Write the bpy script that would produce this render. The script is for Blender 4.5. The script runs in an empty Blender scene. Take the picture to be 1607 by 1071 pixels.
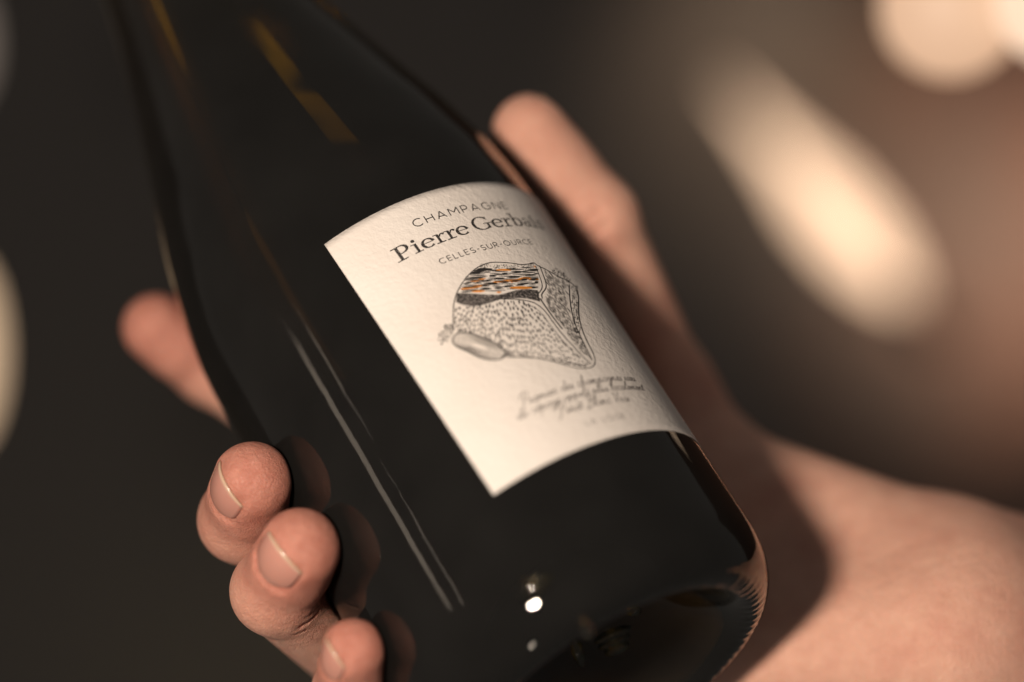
import bpy, bmesh, math, random
import numpy as np
from mathutils import Vector, Matrix

random.seed(7)
rng = np.random.default_rng(7)
S = bpy.context.scene
C = S.collection
rad = math.radians

# ------------------------------------------------------------------ camera
EYE = Vector((0.0, 0.0, 1.35))            # eye point, metres
cam_d = bpy.data.cameras.new('camera')
cam = bpy.data.objects.new('camera', cam_d)
C.objects.link(cam)
cam.location = EYE
cam.rotation_euler = (rad(90), 0, 0)
cam_d.sensor_width = 36
cam_d.sensor_fit = 'HORIZONTAL'
cam_d.lens = 100
cam_d.clip_start = 0.02
cam_d.clip_end = 50
cam_d.dof.use_dof = True
cam_d.dof.focus_distance = 0.632
cam_d.dof.aperture_fstop = 3.0
S.camera = cam

# ------------------------------------------------------------------ world, exposure
w = bpy.data.worlds.new('World')
S.world = w
w.use_nodes = True
w.node_tree.nodes['Background'].inputs[0].default_value = (1.0, 0.93, 0.88, 1)
w.node_tree.nodes['Background'].inputs[1].default_value = 0.09
S.view_settings.view_transform = 'Standard'
S.view_settings.look = 'None'
S.view_settings.exposure = 0
S.view_settings.gamma = 1
S.render.engine = 'CYCLES'
S.cycles.use_denoising = True
S.cycles.max_bounces = 14
S.cycles.transmission_bounces = 12
S.cycles.sample_clamp_indirect = 4
S.cycles.caustics_refractive = False
S.cycles.caustics_reflective = False

# ------------------------------------------------------------------ bottle frame
# bottle radius R in mm; axis point AX and direction DX (towards the neck) in mm from the eye
R = 44.5
W, H, F = 1607.0, 1071.0, 1607.0 * 100 / 36
_D, _px, _py, _az, _el = 14.66361 * R, 733.63314, 700.93286, 2.13729, 0.47693
AX = np.array([(_px - W/2) * _D / F, _D, -(_py - H/2) * _D / F])
DX = np.array([math.cos(_el)*math.cos(_az), math.sin(_el), math.cos(_el)*math.sin(_az)])
_v = np.array([0, -1.0, 0])
NX = _v - DX * _v.dot(DX); NX /= np.linalg.norm(NX)     # from the axis towards the viewer
TX = np.cross(DX, NX)                                    # towards the right side of the bottle
LTH0, LTH1, LH0, LH1, LK = -0.00967, math.radians(88.0), -0.77764 * R, 0.88337 * R, 0.04151

def cy(th, h, r):
    """point from bottle coordinates: angle in degrees, height and radius in R"""
    a = math.radians(th)
    return AX + R * (DX*h + r * (NX*math.cos(a) + TX*math.sin(a)))
def ray(px, py):
    d = np.array([px - W/2, F, -(py - H/2)])
    return d / np.linalg.norm(d)
def Q(px, py, q):
    """point seen at (px,py) that lies q*R in front of the bottle axis"""
    d = ray(px, py)
    return d * ((q*R + AX.dot(NX)) / d.dot(NX))
def on_cyl(px, py, r=1.0):
    d = ray(px, py)
    o = -AX
    op = o - DX*o.dot(DX); rp = d - DX*d.dot(DX)
    a = rp@rp; b = 2*rp@op; c = op@op - (r*R)**2
    disc = max(b*b - 4*a*c, 0)
    return d * ((-b - math.sqrt(disc)) / (2*a))
def th_h(P):
    q = P - AX
    return math.atan2(q@TX, q@NX), q@DX
def m(P):
    """mm from the eye -> world metres"""
    return Vector((P[0]*.001, P[1]*.001, P[2]*.001)) + EYE

def look_at(o, target):
    o.rotation_euler = (Vector(target) - o.location).to_track_quat('-Z', 'Y').to_euler()

# ------------------------------------------------------------------ lamps
def area(name, P, target, sx, sy, power, col, spin=0):
    l = bpy.data.lights.new(name, 'AREA')
    l.shape = 'ELLIPSE' if sy == sx else 'RECTANGLE'
    l.size = sx; l.size_y = sy; l.energy = power; l.color = col
    o = bpy.data.objects.new(name, l); C.objects.link(o)
    o.location = m(P)
    look_at(o, m(target))
    if spin: l.spread = rad(spin)
    return o
KEYDIR = 0.97*NX - 0.20*TX - 0.20*DX
area('key_lamp', cy(0, -.3, 0) + KEYDIR*570, cy(0, 0, 0), .075, .075, 4.4, (1.0, .84, .70))
# strip lamp whose mirror image runs along the left flank of the glass
def mirror_dir(px, py):
    P = on_cyl(px, py); q = P - AX; n_ = q - DX*(q@DX); n_ /= np.linalg.norm(n_)
    v = ray(px, py)
    return P, v - 2*(v@n_)*n_
def strip(name, p0, p1, dist, wid, power, col):
    P0, r0 = mirror_dir(*p0); P1, r1 = mirror_dir(*p1)
    a, b = P0 + r0*dist, P1 + r1*dist
    l = bpy.data.lights.new(name, 'AREA'); l.shape = 'RECTANGLE'
    L = np.linalg.norm(b - a); l.size = L*.001; l.size_y = wid; l.energy = power; l.color = col
    o = bpy.data.objects.new(name, l); C.objects.link(o)
    c = (a + b)/2; o.location = m(c)
    x = Vector(a - b).normalized(); z = Vector(c - (P0+P1)/2).normalized()
    y = z.cross(x).normalized(); z = x.cross(y).normalized()
    o.matrix_world = Matrix.Translation(m(c)) @ Matrix((x, y, z)).transposed().to_4x4()
    return o
strip('strip_lamp', (470, 545), (690, 930), 700, .036, .036, (1, .82, .68))
strip('strip_lamp.001', (480, 510), (560, 650), 700, .011, .004, (1, .82, .68))
strip('strip_lamp.001', (625, 770), (735, 965), 700, .009, .0045, (1, .82, .68))

# ------------------------------------------------------------------ helpers
def nodes(name):
    mt = bpy.data.materials.new(name); mt.use_nodes = True
    nt = mt.node_tree
    return mt, nt, nt.nodes, nt.links, nt.nodes['Principled BSDF']
def mesh_obj(name, verts, faces, mat, parent=None, smooth=True, world=True):
    me = bpy.data.meshes.new(name)
    if world:
        vv = np.asarray(verts, float) * .001 + np.array(EYE)
    else:
        vv = np.asarray(verts, float)
    if isinstance(faces, np.ndarray) and faces.ndim == 2:
        k = faces.shape[1]; n = len(faces)
        me.vertices.add(len(vv)); me.vertices.foreach_set('co', vv.astype(np.float32).ravel())
        me.loops.add(n*k); me.loops.foreach_set('vertex_index', faces.astype(np.int32).ravel())
        me.polygons.add(n)
        me.polygons.foreach_set('loop_start', np.arange(n, dtype=np.int32)*k)
        me.polygons.foreach_set('loop_total', np.full(n, k, dtype=np.int32))
        me.update(calc_edges=True); me.validate()
    else:
        me.from_pydata([tuple(v) for v in vv], [], faces); me.update()
    if smooth:
        me.polygons.foreach_set('use_smooth', [True]*len(me.polygons))
    if mat: me.materials.append(mat)
    o = bpy.data.objects.new(name, me); C.objects.link(o)
    if parent:
        o.parent = parent; o.matrix_parent_inverse = parent.matrix_world.inverted()
    return o
def empty(name, loc, label, cat, group=None):
    o = bpy.data.objects.new(name, None); C.objects.link(o)
    o.location = loc; o.empty_display_size = .02
    o['label'] = label; o['category'] = cat
    if group: o['group'] = group
    bpy.context.view_layer.update()
    return o
def catmull(pts, n=8, closed=False):
    p = np.asarray(pts, float)
    if len(p) < 3: 
        t = np.linspace(0, 1, n+1)[:, None]; return p[0]*(1-t) + p[-1]*t
    if closed: p = np.vstack([p[-1], p, p[0], p[1]])
    else: p = np.vstack([2*p[0]-p[1], p, 2*p[-1]-p[-2]])
    out = []
    for i in range(1, len(p)-2):
        for k in range(n):
            t = k/n
            out.append(.5*((2*p[i]) + (p[i+1]-p[i-1])*t + (2*p[i-1]-5*p[i]+4*p[i+1]-p[i+2])*t*t + (-p[i-1]+3*p[i]-3*p[i+1]+p[i+2])*t**3))
    out.append(p[-2])
    return np.array(out)

# ------------------------------------------------------------------ backdrop
def wall_mat():
    """charcoal plaster that gives way to red-brown at the right, warm light painted into the colour"""
    mt, nt, N, L, b = nodes('dark_wall')
    tc = N.new('ShaderNodeTexCoord'); sp = N.new('ShaderNodeSeparateXYZ'); L.new(tc.outputs['Object'], sp.inputs[0])
    nz = N.new('ShaderNodeTexNoise'); nz.inputs['Scale'].default_value = 6; nz.inputs['Detail'].default_value = 3
    L.new(tc.outputs['Object'], nz.inputs['Vector'])
    ma = N.new('ShaderNodeMath'); ma.operation = 'MULTIPLY_ADD'; ma.inputs[1].default_value = .5
    L.new(nz.outputs['Fac'], ma.inputs[0]); L.new(sp.outputs['X'], ma.inputs[2])
    cr = N.new('ShaderNodeValToRGB'); e = cr.color_ramp.elements
    e[0].position = .48; e[0].color = (.092, .083, .077, 1); e[1].position = .78; e[1].color = (.16, .085, .060, 1)  # redder end of the ramp stands in for warm light on the wall
    q = e.new(.60); q.color = (.094, .072, .060, 1)
    L.new(ma.outputs[0], cr.inputs[0]); L.new(cr.outputs[0], b.inputs['Base Color'])
    b.inputs['Roughness'].default_value = .8
    return mt
xs = np.linspace(-2.2, 2.2, 30); zs = np.linspace(-1.35, 1.3, 16)
vv = [(x, 2.6 - .12*x*x + .02*math.sin(3*x+z*2), z + 1.35) for z in zs for x in xs]
ff = [(j*30+i, j*30+i+1, (j+1)*30+i+1, (j+1)*30+i) for j in range(15) for i in range(29)]
wall = mesh_obj('wall', vv, ff, wall_mat(), world=False)
wall['kind'] = 'structure'

# ------------------------------------------------------------------ bottle
def ink_free_glass():
    mt = bpy.data.materials.new('dark_bottle_glass'); mt.use_nodes = True
    nt = mt.node_tree; N, L = nt.nodes, nt.links
    N.remove(N['Principled BSDF']); out = N['Material Output']
    g = N.new('ShaderNodeBsdfGlass'); g.inputs['IOR'].default_value = 1.45; g.inputs['Roughness'].default_value = .03
    g.inputs['Color'].default_value = (1, .97, .9, 1)
    d = N.new('ShaderNodeBsdfDiffuse'); d.inputs['Color'].default_value = (.42, .41, .39, 1)  # grey diffuse share lifts the blacks, veiling haze put into the colour
    mx = N.new('ShaderNodeMixShader')
    nz = N.new('ShaderNodeTexNoise'); nz.inputs['Scale'].default_value = 60; nz.inputs['Detail'].default_value = 6
    tc = N.new('ShaderNodeTexCoord'); L.new(tc.outputs['Object'], nz.inputs['Vector'])
    mr = N.new('ShaderNodeMapRange'); mr.inputs[3].default_value = .010; mr.inputs[4].default_value = .026
    L.new(nz.outputs['Fac'], mr.inputs[0]); L.new(mr.outputs[0], mx.inputs[0])
    L.new(g.outputs[0], mx.inputs[1]); L.new(d.outputs[0], mx.inputs[2])
    L.new(mx.outputs[0], out.inputs['Surface'])
    ab = N.new('ShaderNodeVolumeAbsorption'); ab.inputs['Color'].default_value = (.80, .775, .52, 1)
    ab.inputs['Density'].default_value = 290
    L.new(ab.outputs[0], out.inputs['Volume'])
    # faint waviness of moulded glass
    n2 = N.new('ShaderNodeTexNoise'); n2.inputs['Scale'].default_value = 32; n2.inputs['Detail'].default_value = 2
    L.new(tc.outputs['Object'], n2.inputs['Vector'])
    bp = N.new('ShaderNodeBump'); bp.inputs['Strength'].default_value = .15; bp.inputs['Distance'].default_value = .0012
    L.new(n2.outputs['Fac'], bp.inputs['Height']); L.new(bp.outputs[0], g.inputs['Normal'])
    return mt
bottle = empty('champagne_bottle', m(AX - DX*1.53*R), 'dark glass champagne bottle lying tilted in the hand, cream label facing up', 'bottle')

def lathe(name, prof, mat, parent, seg=256, knurl=None):
    V, Fc = [], []
    p = np.asarray(prof)
    ring = []
    for i, (r, h) in enumerate(p):
        if r < 1e-6:
            V.append(AX + DX*h*R); ring.append([len(V)-1]*seg); continue
        ids = []
        for k in range(seg):
            a = 2*math.pi*k/seg
            rr, hh = r, h
            if knurl: rr, hh = knurl(r, h, a)
            V.append(AX + R*(DX*hh + rr*(NX*math.cos(a) + TX*math.sin(a)))); ids.append(len(V)-1)
        ring.append(ids)
    for i in range(len(p)-1):
        A_, B_ = ring[i], ring[i+1]
        for k in range(seg):
            k2 = (k+1) % seg
            f = [A_[k], A_[k2], B_[k2], B_[k]]
            g = []
            for q in f:
                if q not in g: g.append(q)
            if len(g) > 2: Fc.append(tuple(g))
    return mesh_obj(name, V, Fc, mat, parent)
prof = catmull([(0, -.93), (.12, -.94), (.25, -.99), (.38, -1.08), (.50, -1.21), (.61, -1.36), (.70, -1.47), (.76, -1.520), (.81, -1.530), (.87, -1.512), (.925, -1.465), (.965, -1.395), (.99, -1.305), (1.0, -1.20), (1.0, -1.0)], 5)
prof = np.vstack([prof, [(1.0, h) for h in np.linspace(-.9, .9, 10)],
    catmull([(1, 1.0), (.993, 1.15), (.972, 1.35), (.935, 1.55), (.885, 1.78), (.82, 2.02), (.745, 2.30), (.66, 2.62), (.57, 2.98), (.48, 3.38), (.41, 3.80), (.36, 4.25), (.338, 4.65), (.332, 4.95)], 5),
    [(.365, 4.97), (.37, 5.03), (.365, 5.09), (.335, 5.11), (.335, 5.25), (.32, 5.28), (0, 5.28)]])
prof[:, 0] = np.clip(prof[:, 0], 0, None); prof[0, 0] = 0
def knurl(r, h, a):
    if .72 < r < .9 and h < -1.44:
        wgt = 1 - abs(r - .81)/.09
        return r, h - .003*max(wgt, 0)*(1 if math.sin(a*80) > 0 else -.4)
    return r, h
glass = lathe('glass_body', prof, ink_free_glass(), bottle, 320, knurl)
def foil_mat():
    mt, nt, N, L, b = nodes('gold_foil')
    b.inputs['Base Color'].default_value = (.42, .29, .11, 1); b.inputs['Metallic'].default_value = .9; b.inputs['Roughness'].default_value = .38
    nz = N.new('ShaderNodeTexNoise'); nz.inputs['Scale'].default_value = 140
    bp = N.new('ShaderNodeBump'); bp.inputs['Strength'].default_value = .4; bp.inputs['Distance'].default_value = .001
    L.new(nz.outputs['Fac'], bp.inputs['Height']); L.new(bp.outputs[0], b.inputs['Normal'])
    return mt
foil = catmull([(.425, 3.78), (.372, 4.25), (.350, 4.65), (.345, 4.93), (.382, 4.98), (.385, 5.08), (.352, 5.14), (.350, 5.30), (.40, 5.36), (.43, 5.5), (.41, 5.75), (.30, 5.86), (.12, 5.9), (0, 5.9)], 4)
foil[-1, 0] = 0
lathe('foil_capsule', foil, foil_mat(), bottle, 96)

# ------------------------------------------------------------------ label
def lab(th, h, off):
    return AX + DX*h + (R + off)*(NX*math.cos(th) + TX*math.sin(th))
def paper_nodes(mt, nt, N, L, b, strength=1.0):
    tc = N.new('ShaderNodeTexCoord')
    n1 = N.new('ShaderNodeTexNoise'); n1.inputs['Scale'].default_value = 820; n1.inputs['Detail'].default_value = 3; n1.inputs['Roughness'].default_value = .55
    n2 = N.new('ShaderNodeTexNoise'); n2.inputs['Scale'].default_value = 3200; n2.inputs['Detail'].default_value = 2
    L.new(tc.outputs['Object'], n1.inputs['Vector']); L.new(tc.outputs['Object'], n2.inputs['Vector'])
    ad = N.new('ShaderNodeMath'); ad.operation = 'MULTIPLY_ADD'; ad.inputs[1].default_value = .25
    L.new(n2.outputs['Fac'], ad.inputs[0]); L.new(n1.outputs['Fac'], ad.inputs[2])
    bp = N.new('ShaderNodeBump'); bp.inputs['Strength'].default_value = .48*strength; bp.inputs['Distance'].default_value = .00045
    L.new(ad.outputs[0], bp.inputs['Height']); L.new(bp.outputs[0], b.inputs['Normal'])
    return tc
def paper_mat():
    mt, nt, N, L, b = nodes('label_paper')
    tc = paper_nodes(mt, nt, N, L, b)
    n3 = N.new('ShaderNodeTexNoise'); n3.inputs['Scale'].default_value = 45; n3.inputs['Detail'].default_value = 4
    L.new(tc.outputs['Object'], n3.inputs['Vector'])
    cr = N.new('ShaderNodeValToRGB')
    cr.color_ramp.elements[0].position = .3; cr.color_ramp.elements[0].color = (.70, .645, .59, 1)
    cr.color_ramp.elements[1].position = .7; cr.color_ramp.elements[1].color = (.745, .700, .650, 1)
    L.new(n3.outputs['Fac'], cr.inputs[0]); L.new(cr.outputs[0], b.inputs['Base Color'])
    b.inputs['Roughness'].default_value = .62; b.inputs['Specular IOR Level'].default_value = .35
    return mt
def ink_mat(name, col, wear=.0):
    mt, nt, N, L, b = nodes(name)
    tc = paper_nodes(mt, nt, N, L, b)
    n3 = N.new('ShaderNodeTexNoise'); n3.inputs['Scale'].default_value = 2900; n3.inputs['Detail'].default_value = 3
    L.new(tc.outputs['Object'], n3.inputs['Vector'])
    cr = N.new('ShaderNodeValToRGB')
    cr.color_ramp.elements[0].position = .50 - wear; cr.color_ramp.elements[0].color = (*col, 1)
    cr.color_ramp.elements[1].position = .72 - wear; cr.color_ramp.elements[1].color = (.30, .27, .25, 1)
    L.new(n3.outputs['Fac'], cr.inputs[0]); L.new(cr.outputs[0], b.inputs['Base Color'])
    b.inputs['Roughness'].default_value = .6
    return mt
nu, nv = 90, 40
V, Fc = [], []
for off in (.16, .04):
    for j in range(nv+1):
        for i in range(nu+1):
            th_ = LTH0 + (LTH1 - LTH0)*i/nu
            h_ = LH0 + (LH1 - LH0)*j/nv + LK*th_*R
            V.append(lab(th_ - LK*h_/R, h_, off))
st = (nu+1)*(nv+1)
for j in range(nv):
    for i in range(nu):
        a = j*(nu+1)+i
        Fc.append((a, a+1, a+nu+2, a+nu+1)); Fc.append((st+a+nu+1, st+a+nu+2, st+a+1, st+a))
for i in range(nu):
    a = i; Fc.append((a+1, a, st+a, st+a+1)); a = nv*(nu+1)+i; Fc.append((a, a+1, st+a+1, st+a))
for j in range(nv):
    a = j*(nu+1); Fc.append((a, a+nu+1, st+a+nu+1, st+a)); a += nu; Fc.append((a+nu+1, a, st+a, st+a+nu+1))
label = mesh_obj('front_label', V, Fc, paper_mat(), bottle)
label['label'] = 'cream textured paper label with black print'

class Print:
    """flat print: ribbons laid on the paper; coordinates are (arc mm, height mm)"""
    def __init__(s): s.V, s.F, s.k = [], [], 0
    def ribbon(s, pts, wid):
        p = np.asarray(pts, float)
        if len(p) < 2: return
        s.k += 1
        off = .18 + .0004*(s.k % 100)
        d = np.gradient(p, axis=0); d /= np.linalg.norm(d, axis=1)[:, None] + 1e-9
        nn = np.stack([-d[:, 1], d[:, 0]], 1)
        wv = np.array([wid(t, dd) if callable(wid) else wid for t, dd in zip(np.linspace(0, 1, len(p)), d)])
        b0 = len(s.V)
        for q, n_, ww in zip(p, nn, wv):
            for sg in (1, -1):
                c = q + n_*ww*.5*sg
                s.V.append(lab(c[0]/R, c[1], off))
        for i in range(len(p)-1):
            a = b0 + 2*i; s.F.append((a, a+1, a+3, a+2))
    def loft(s, up, lo, n=3):
        s.k += 1; off = .176
        up, lo = np.asarray(up, float), np.asarray(lo, float); b0 = len(s.V)
        for a, b in zip(up, lo):
            for i in range(n+1):
                c = a + (b-a)*i/n; s.V.append(lab(c[0]/R, c[1], off))
        for i in range(len(up)-1):
            for j in range(n):
                a = b0 + i*(n+1)+j; s.F.append((a, a+1, a+n+2, a+n+1))
    def build(s, name, mat): return mesh_obj(name, s.V, s.F, mat, label)
def px2l(px, py):
    t, h = th_h(on_cyl(px, py)); return np.array([t*R, h])

def arc(cx, cy_, rx, ry, a0, a1, n=18):
    t = np.radians(np.linspace(a0, a1, n)); return np.stack([cx + rx*np.cos(t), cy_ + ry*np.sin(t)], 1)
def ln(*p): return np.array(p, float)
SANS = {
 'C': (.80, [arc(.46, .5, .46, .5, 48, 312)]),
 'H': (.70, [ln((0, 0), (0, 1)), ln((.70, 0), (.70, 1)), ln((0, .52), (.70, .52))]),
 'A': (.82, [ln((0, 0), (.41, 1)), ln((.41, 1), (.82, 0)), ln((.14, .30), (.68, .30))]),
 'M': (.90, [ln((0, 0), (.02, 1)), ln((.02, 1), (.45, .36)), ln((.45, .36), (.88, 1)), ln((.88, 1), (.9, 0))]),
 'P': (.58, [ln((0, 0), (0, 1)), np.vstack([ln((0, 1), (.3, 1)), arc(.3, .72, .28, .28, 85, -90, 12), ln((.28, .44), (0, .44))])]),
 'G': (.86, [arc(.46, .5, .46, .5, 48, 335), ln((.88, .30), (.88, .5)), ln((.88, .5), (.55, .5))]),
 'N': (.72, [ln((0, 0), (0, 1)), ln((0, 1), (.72, 0)), ln((.72, 0), (.72, 1))]),
 'E': (.52, [ln((0, 0), (0, 1)), ln((0, 1), (.52, 1)), ln((0, .52), (.46, .52)), ln((0, 0), (.52, 0))]),
 'L': (.48, [ln((0, 1), (0, 0)), ln((0, 0), (.48, 0))]),
 'S': (.56, [np.vstack([arc(.28, .74, .25, .26, 40, 250, 12), arc(.28, .25, .28, .26, 70, -145, 14)])]),
 'U': (.68, [np.vstack([ln((0, 1), (0, .34)), arc(.34, .34, .34, .34, 185, 355, 12), ln((.68, .34), (.68, 1))])]),
 'R': (.60, [ln((0, 0), (0, 1)), np.vstack([ln((0, 1), (.3, 1)), arc(.3, .73, .27, .27, 85, -90, 12), ln((.28, .46), (0, .46))]), ln((.28, .46), (.60, 0))]),
 'O': (.98, [arc(.49, .5, .49, .5, 0, 362, 26)]),
 '-': (.34, [ln((.0, .45), (.34, .45))]), ' ': (.4, [])}
def set_line(pr, glyphs, text, p0, p1, hgt, track, wid, slant=0, off0=0, dense=True):
    """set a line from photo-measured baseline points p0,p1 given in label mm"""
    p0, p1 = np.asarray(p0), np.asarray(p1); u = p1 - p0; Lw = np.linalg.norm(u); u /= Lw; v = np.array([-u[1], u[0]])
    tot = sum(glyphs[c][0] for c in text) + track*(len(text)-1); sx = Lw/tot; x = 0
    for ch in text:
        wd, st_ = glyphs[ch]
        for item in st_:
            if isinstance(item, tuple): g, wf = item
            else: g, wf = item, None
            g = np.asarray(g, float)
            if len(g) == 2: g = g[0] + (g[1]-g[0])*np.linspace(0, 1, 5)[:, None]
            q = p0 + np.outer((x + g[:, 0] + slant*g[:, 1])*sx, u) + np.outer(g[:, 1]*hgt, v)
            pr.ribbon(q, (wf if callable(wf) else (wf or wid)*hgt) if wf is None or not callable(wf) else (lambda t, d, wf=wf: wf(t, d, u, v)*hgt))
        x += wd + track
black = ink_mat('black_ink', (.016, .014, .013), -.14)
worn = ink_mat('worn_black_ink', (.018, .016, .015), -.035)
greyink = ink_mat('soft_black_ink', (.10, .085, .08), -.02)
orange = ink_mat('orange_ink', (.66, .24, .025), -.12)

pr = Print(); set_line(pr, SANS, 'CHAMPAGNE', px2l(652, 358), px2l(797, 329), 2.0, .38, .135); pr.build('heading_lettering', black)
pr = Print(); set_line(pr, SANS, 'CELLES-SUR-OURCE', px2l(692.5, 415.5), px2l(836, 384.5), 1.38, .36, .145); pr.build('village_lettering', black)

def pen(thin, thick):
    def f(t, d, u, v):
        return thin + (thick - thin)*abs(d @ v)**1.3
    return f
PN = pen(.07, .20)
def rect(x0, y0, x1, y1):     # a bar drawn as a ribbon along its longer side
    if abs(x1-x0) > abs(y1-y0): return (ln((x0, (y0+y1)/2), (x1, (y0+y1)/2)), abs(y1-y0))
    return (ln(((x0+x1)/2, y0), ((x0+x1)/2, y1)), abs(x1-x0))
sf = .075
SERIF = {
 'P': (.74, [rect(.13, 0, .32, 1), rect(0, 0, .47, sf), rect(0, 1-sf, .32, 1), (np.vstack([ln((.25, .97), (.38, .97)), arc(.38, .715, .25, .255, 80, -90, 14), ln((.30, .46), (.25, .46))]), PN)]),
 'i': (.36, [rect(.10, 0, .27, .66), rect(0, 0, .37, sf), rect(0, .60, .2, .66), (arc(.18, .86, .05, .05, 0, 365, 12), .11)]),
 'e': (.56, [(arc(.30, .33, .235, .30, 5, 320, 24), PN), rect(.10, .34, .53, .39)]),
 'r': (.46, [rect(.10, 0, .27, .64), rect(0, 0, .40, sf), rect(0, .60, .2, .66), (np.array([(.25, .44), (.30, .56), (.37, .615), (.45, .60)]), .085), (arc(.44, .565, .035, .035, 0, 365, 10), .075)]),
 ' ': (.20, []),
 'G': (.90, [(arc(.46, .5, .385, .47, 38, 318, 30), pen(.06, .20)), rect(.66, .06, .83, .45), rect(.53, .42, .95, .48), rect(.755, .68, .80, .94)]),
 'b': (.62, [rect(.08, .02, .25, 1.02), rect(0, .96, .2, 1.02), (arc(.335, .33, .215, .305, -165, 165, 24), PN)]),
 'a': (.56, [rect(.34, .06, .50, .48), (np.array([(.10, .50), (.14, .60), (.25, .645), (.36, .62), (.42, .52), (.42, .44)]), .085), (arc(.235, .19, .155, .165, 40, 330, 18), pen(.07, .16)), (np.array([(.42, .1), (.47, .03), (.57, .05)]), .07)]),
 's': (.46, [(np.array([(.39, .47), (.36, .60), (.24, .635), (.12, .58), (.10, .48), (.18, .39), (.30, .32), (.385, .23), (.36, .09), (.23, .02), (.10, .06), (.06, .19)]), .10)]),
}
pr = Print(); set_line(pr, SERIF, 'Pierre Gerbais', px2l(625.5, 414), px2l(855.5, 362), 3.85, .028, .1); pr.build('name_lettering', worn)

# cursive hand for the three written lines
def cv(*p): return catmull(p, 5)
CUR = {
 'a': (.50, [cv((.42, .34), (.25, .42), (.08, .28), (.08, .08), (.2, .0), (.36, .14), (.43, .36), (.40, .08), (.50, .04))]),
 'b': (.46, [cv((0, .06), (.18, .55), (.26, .92), (.16, .98), (.1, .7), (.12, .1), (.26, .0), (.38, .2), (.3, .38), (.46, .32))]),
 'c': (.40, [cv((.34, .34), (.22, .42), (.06, .22), (.12, .02), (.26, .0), (.40, .1))]),
 'd': (.52, [cv((.42, .34), (.25, .42), (.08, .26), (.1, .04), (.24, .02), (.4, .3), (.46, .95), (.40, .1), (.52, .04))]),
 'e': (.38, [cv((0, .05), (.2, .2), (.28, .36), (.18, .42), (.08, .25), (.12, .03), (.24, .0), (.38, .1))]),
 'g': (.48, [cv((.40, .34), (.24, .42), (.08, .28), (.1, .08), (.24, .04), (.4, .34), (.34, -.3), (.18, -.48), (.08, -.36), (.48, .06))]),
 'h': (.52, [cv((0, .06), (.2, .6), (.24, .95), (.14, .92), (.08, .02)), cv((.08, .02), (.2, .34), (.34, .40), (.36, .2), (.36, .02), (.52, .1))]),
 'i': (.26, [cv((0, .06), (.12, .40), (.1, .06), (.26, .06)), ln((.17, .58), (.19, .63))]),
 'l': (.30, [cv((0, .06), (.2, .6), (.26, .95), (.16, .96), (.1, .5), (.1, .04), (.30, .08))]),
 'm': (.72, [cv((0, .1), (.08, .40), (.07, .02)), cv((.07, .02), (.2, .38), (.3, .34), (.28, .02)), cv((.28, .02), (.42, .38), (.52, .34), (.5, .04), (.72, .1))]),
 'n': (.52, [cv((0, .1), (.08, .40), (.07, .02)), cv((.07, .02), (.22, .40), (.34, .32), (.32, .03), (.52, .1))]),
 'o': (.44, [cv((.26, .40), (.1, .34), (.06, .12), (.2, .0), (.34, .14), (.3, .36), (.2, .40), (.44, .34))]),
 'p': (.50, [cv((0, .1), (.1, .44), (.06, -.2), (.02, -.5)), cv((.07, .1), (.22, .40), (.36, .3), (.32, .04), (.14, .04)), ln((.3, .04), (.50, .1))]),
 'r': (.40, [cv((0, .06), (.1, .42), (.24, .36), (.2, .06), (.40, .08))]),
 's': (.36, [cv((0, .05), (.18, .42), (.26, .14), (.14, .0), (.04, .06)), ln((.18, .01), (.36, .08))]),
 't': (.32, [cv((0, .06), (.16, .78), (.1, .06), (.32, .08)), ln((.0, .52), (.3, .56))]),
 'u': (.54, [cv((0, .1), (.08, .40), (.08, .08), (.22, .02), (.36, .40)), cv((.36, .40), (.34, .06), (.54, .08))]),
 'E': (.38, [cv((0, .05), (.2, .2), (.28, .36), (.18, .42), (.08, .25), (.12, .03), (.24, .0), (.38, .1)), ln((.2, .54), (.3, .66))]),
 'P': (.80, [cv((.05, -.2), (.18, -.3), (.3, .1), (.4, .9), (.34, 1.0)), cv((.02, .7), (.1, 1.0), (.45, 1.18), (.76, .98), (.66, .6), (.4, .5))]),
 'B': (.80, [cv((.02, -.1), (.16, -.2), (.28, .2), (.4, .95)), cv((.08, .8), (.3, 1.1), (.66, 1.05), (.6, .66), (.36, .54)), cv((.36, .54), (.72, .46), (.68, .06), (.34, -.04), (.16, .1))]),
 'V': (.66, [cv((.0, .8), (.12, 1.0), (.22, .7), (.26, .02)), cv((.26, .02), (.5, .6), (.66, 1.02))]),
 ' ': (.30, []), 'I': (.2, [])}
pr = Print()
set_line(pr, CUR, 'Premier des champagnes issu', px2l(817, 641), px2l(998, 599.5), 2.7, .0, .066, .38)
set_line(pr, CUR, 'du cEpage appelE plus localement', px2l(812, 661), px2l(1011, 614.5), 2.5, .0, .066, .38)
set_line(pr, CUR, 'Pinot Blanc Vrai', px2l(876, 654.5), px2l(989, 631), 2.7, .0, .066, .38)
pr.build('handwritten_lettering', greyink)
pr = Print(); set_line(pr, SANS, 'LA LOGE', px2l(921, 669), px2l(982, 657.5), 1.35, .40, .10); pr.build('plot_lettering', greyink)

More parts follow.
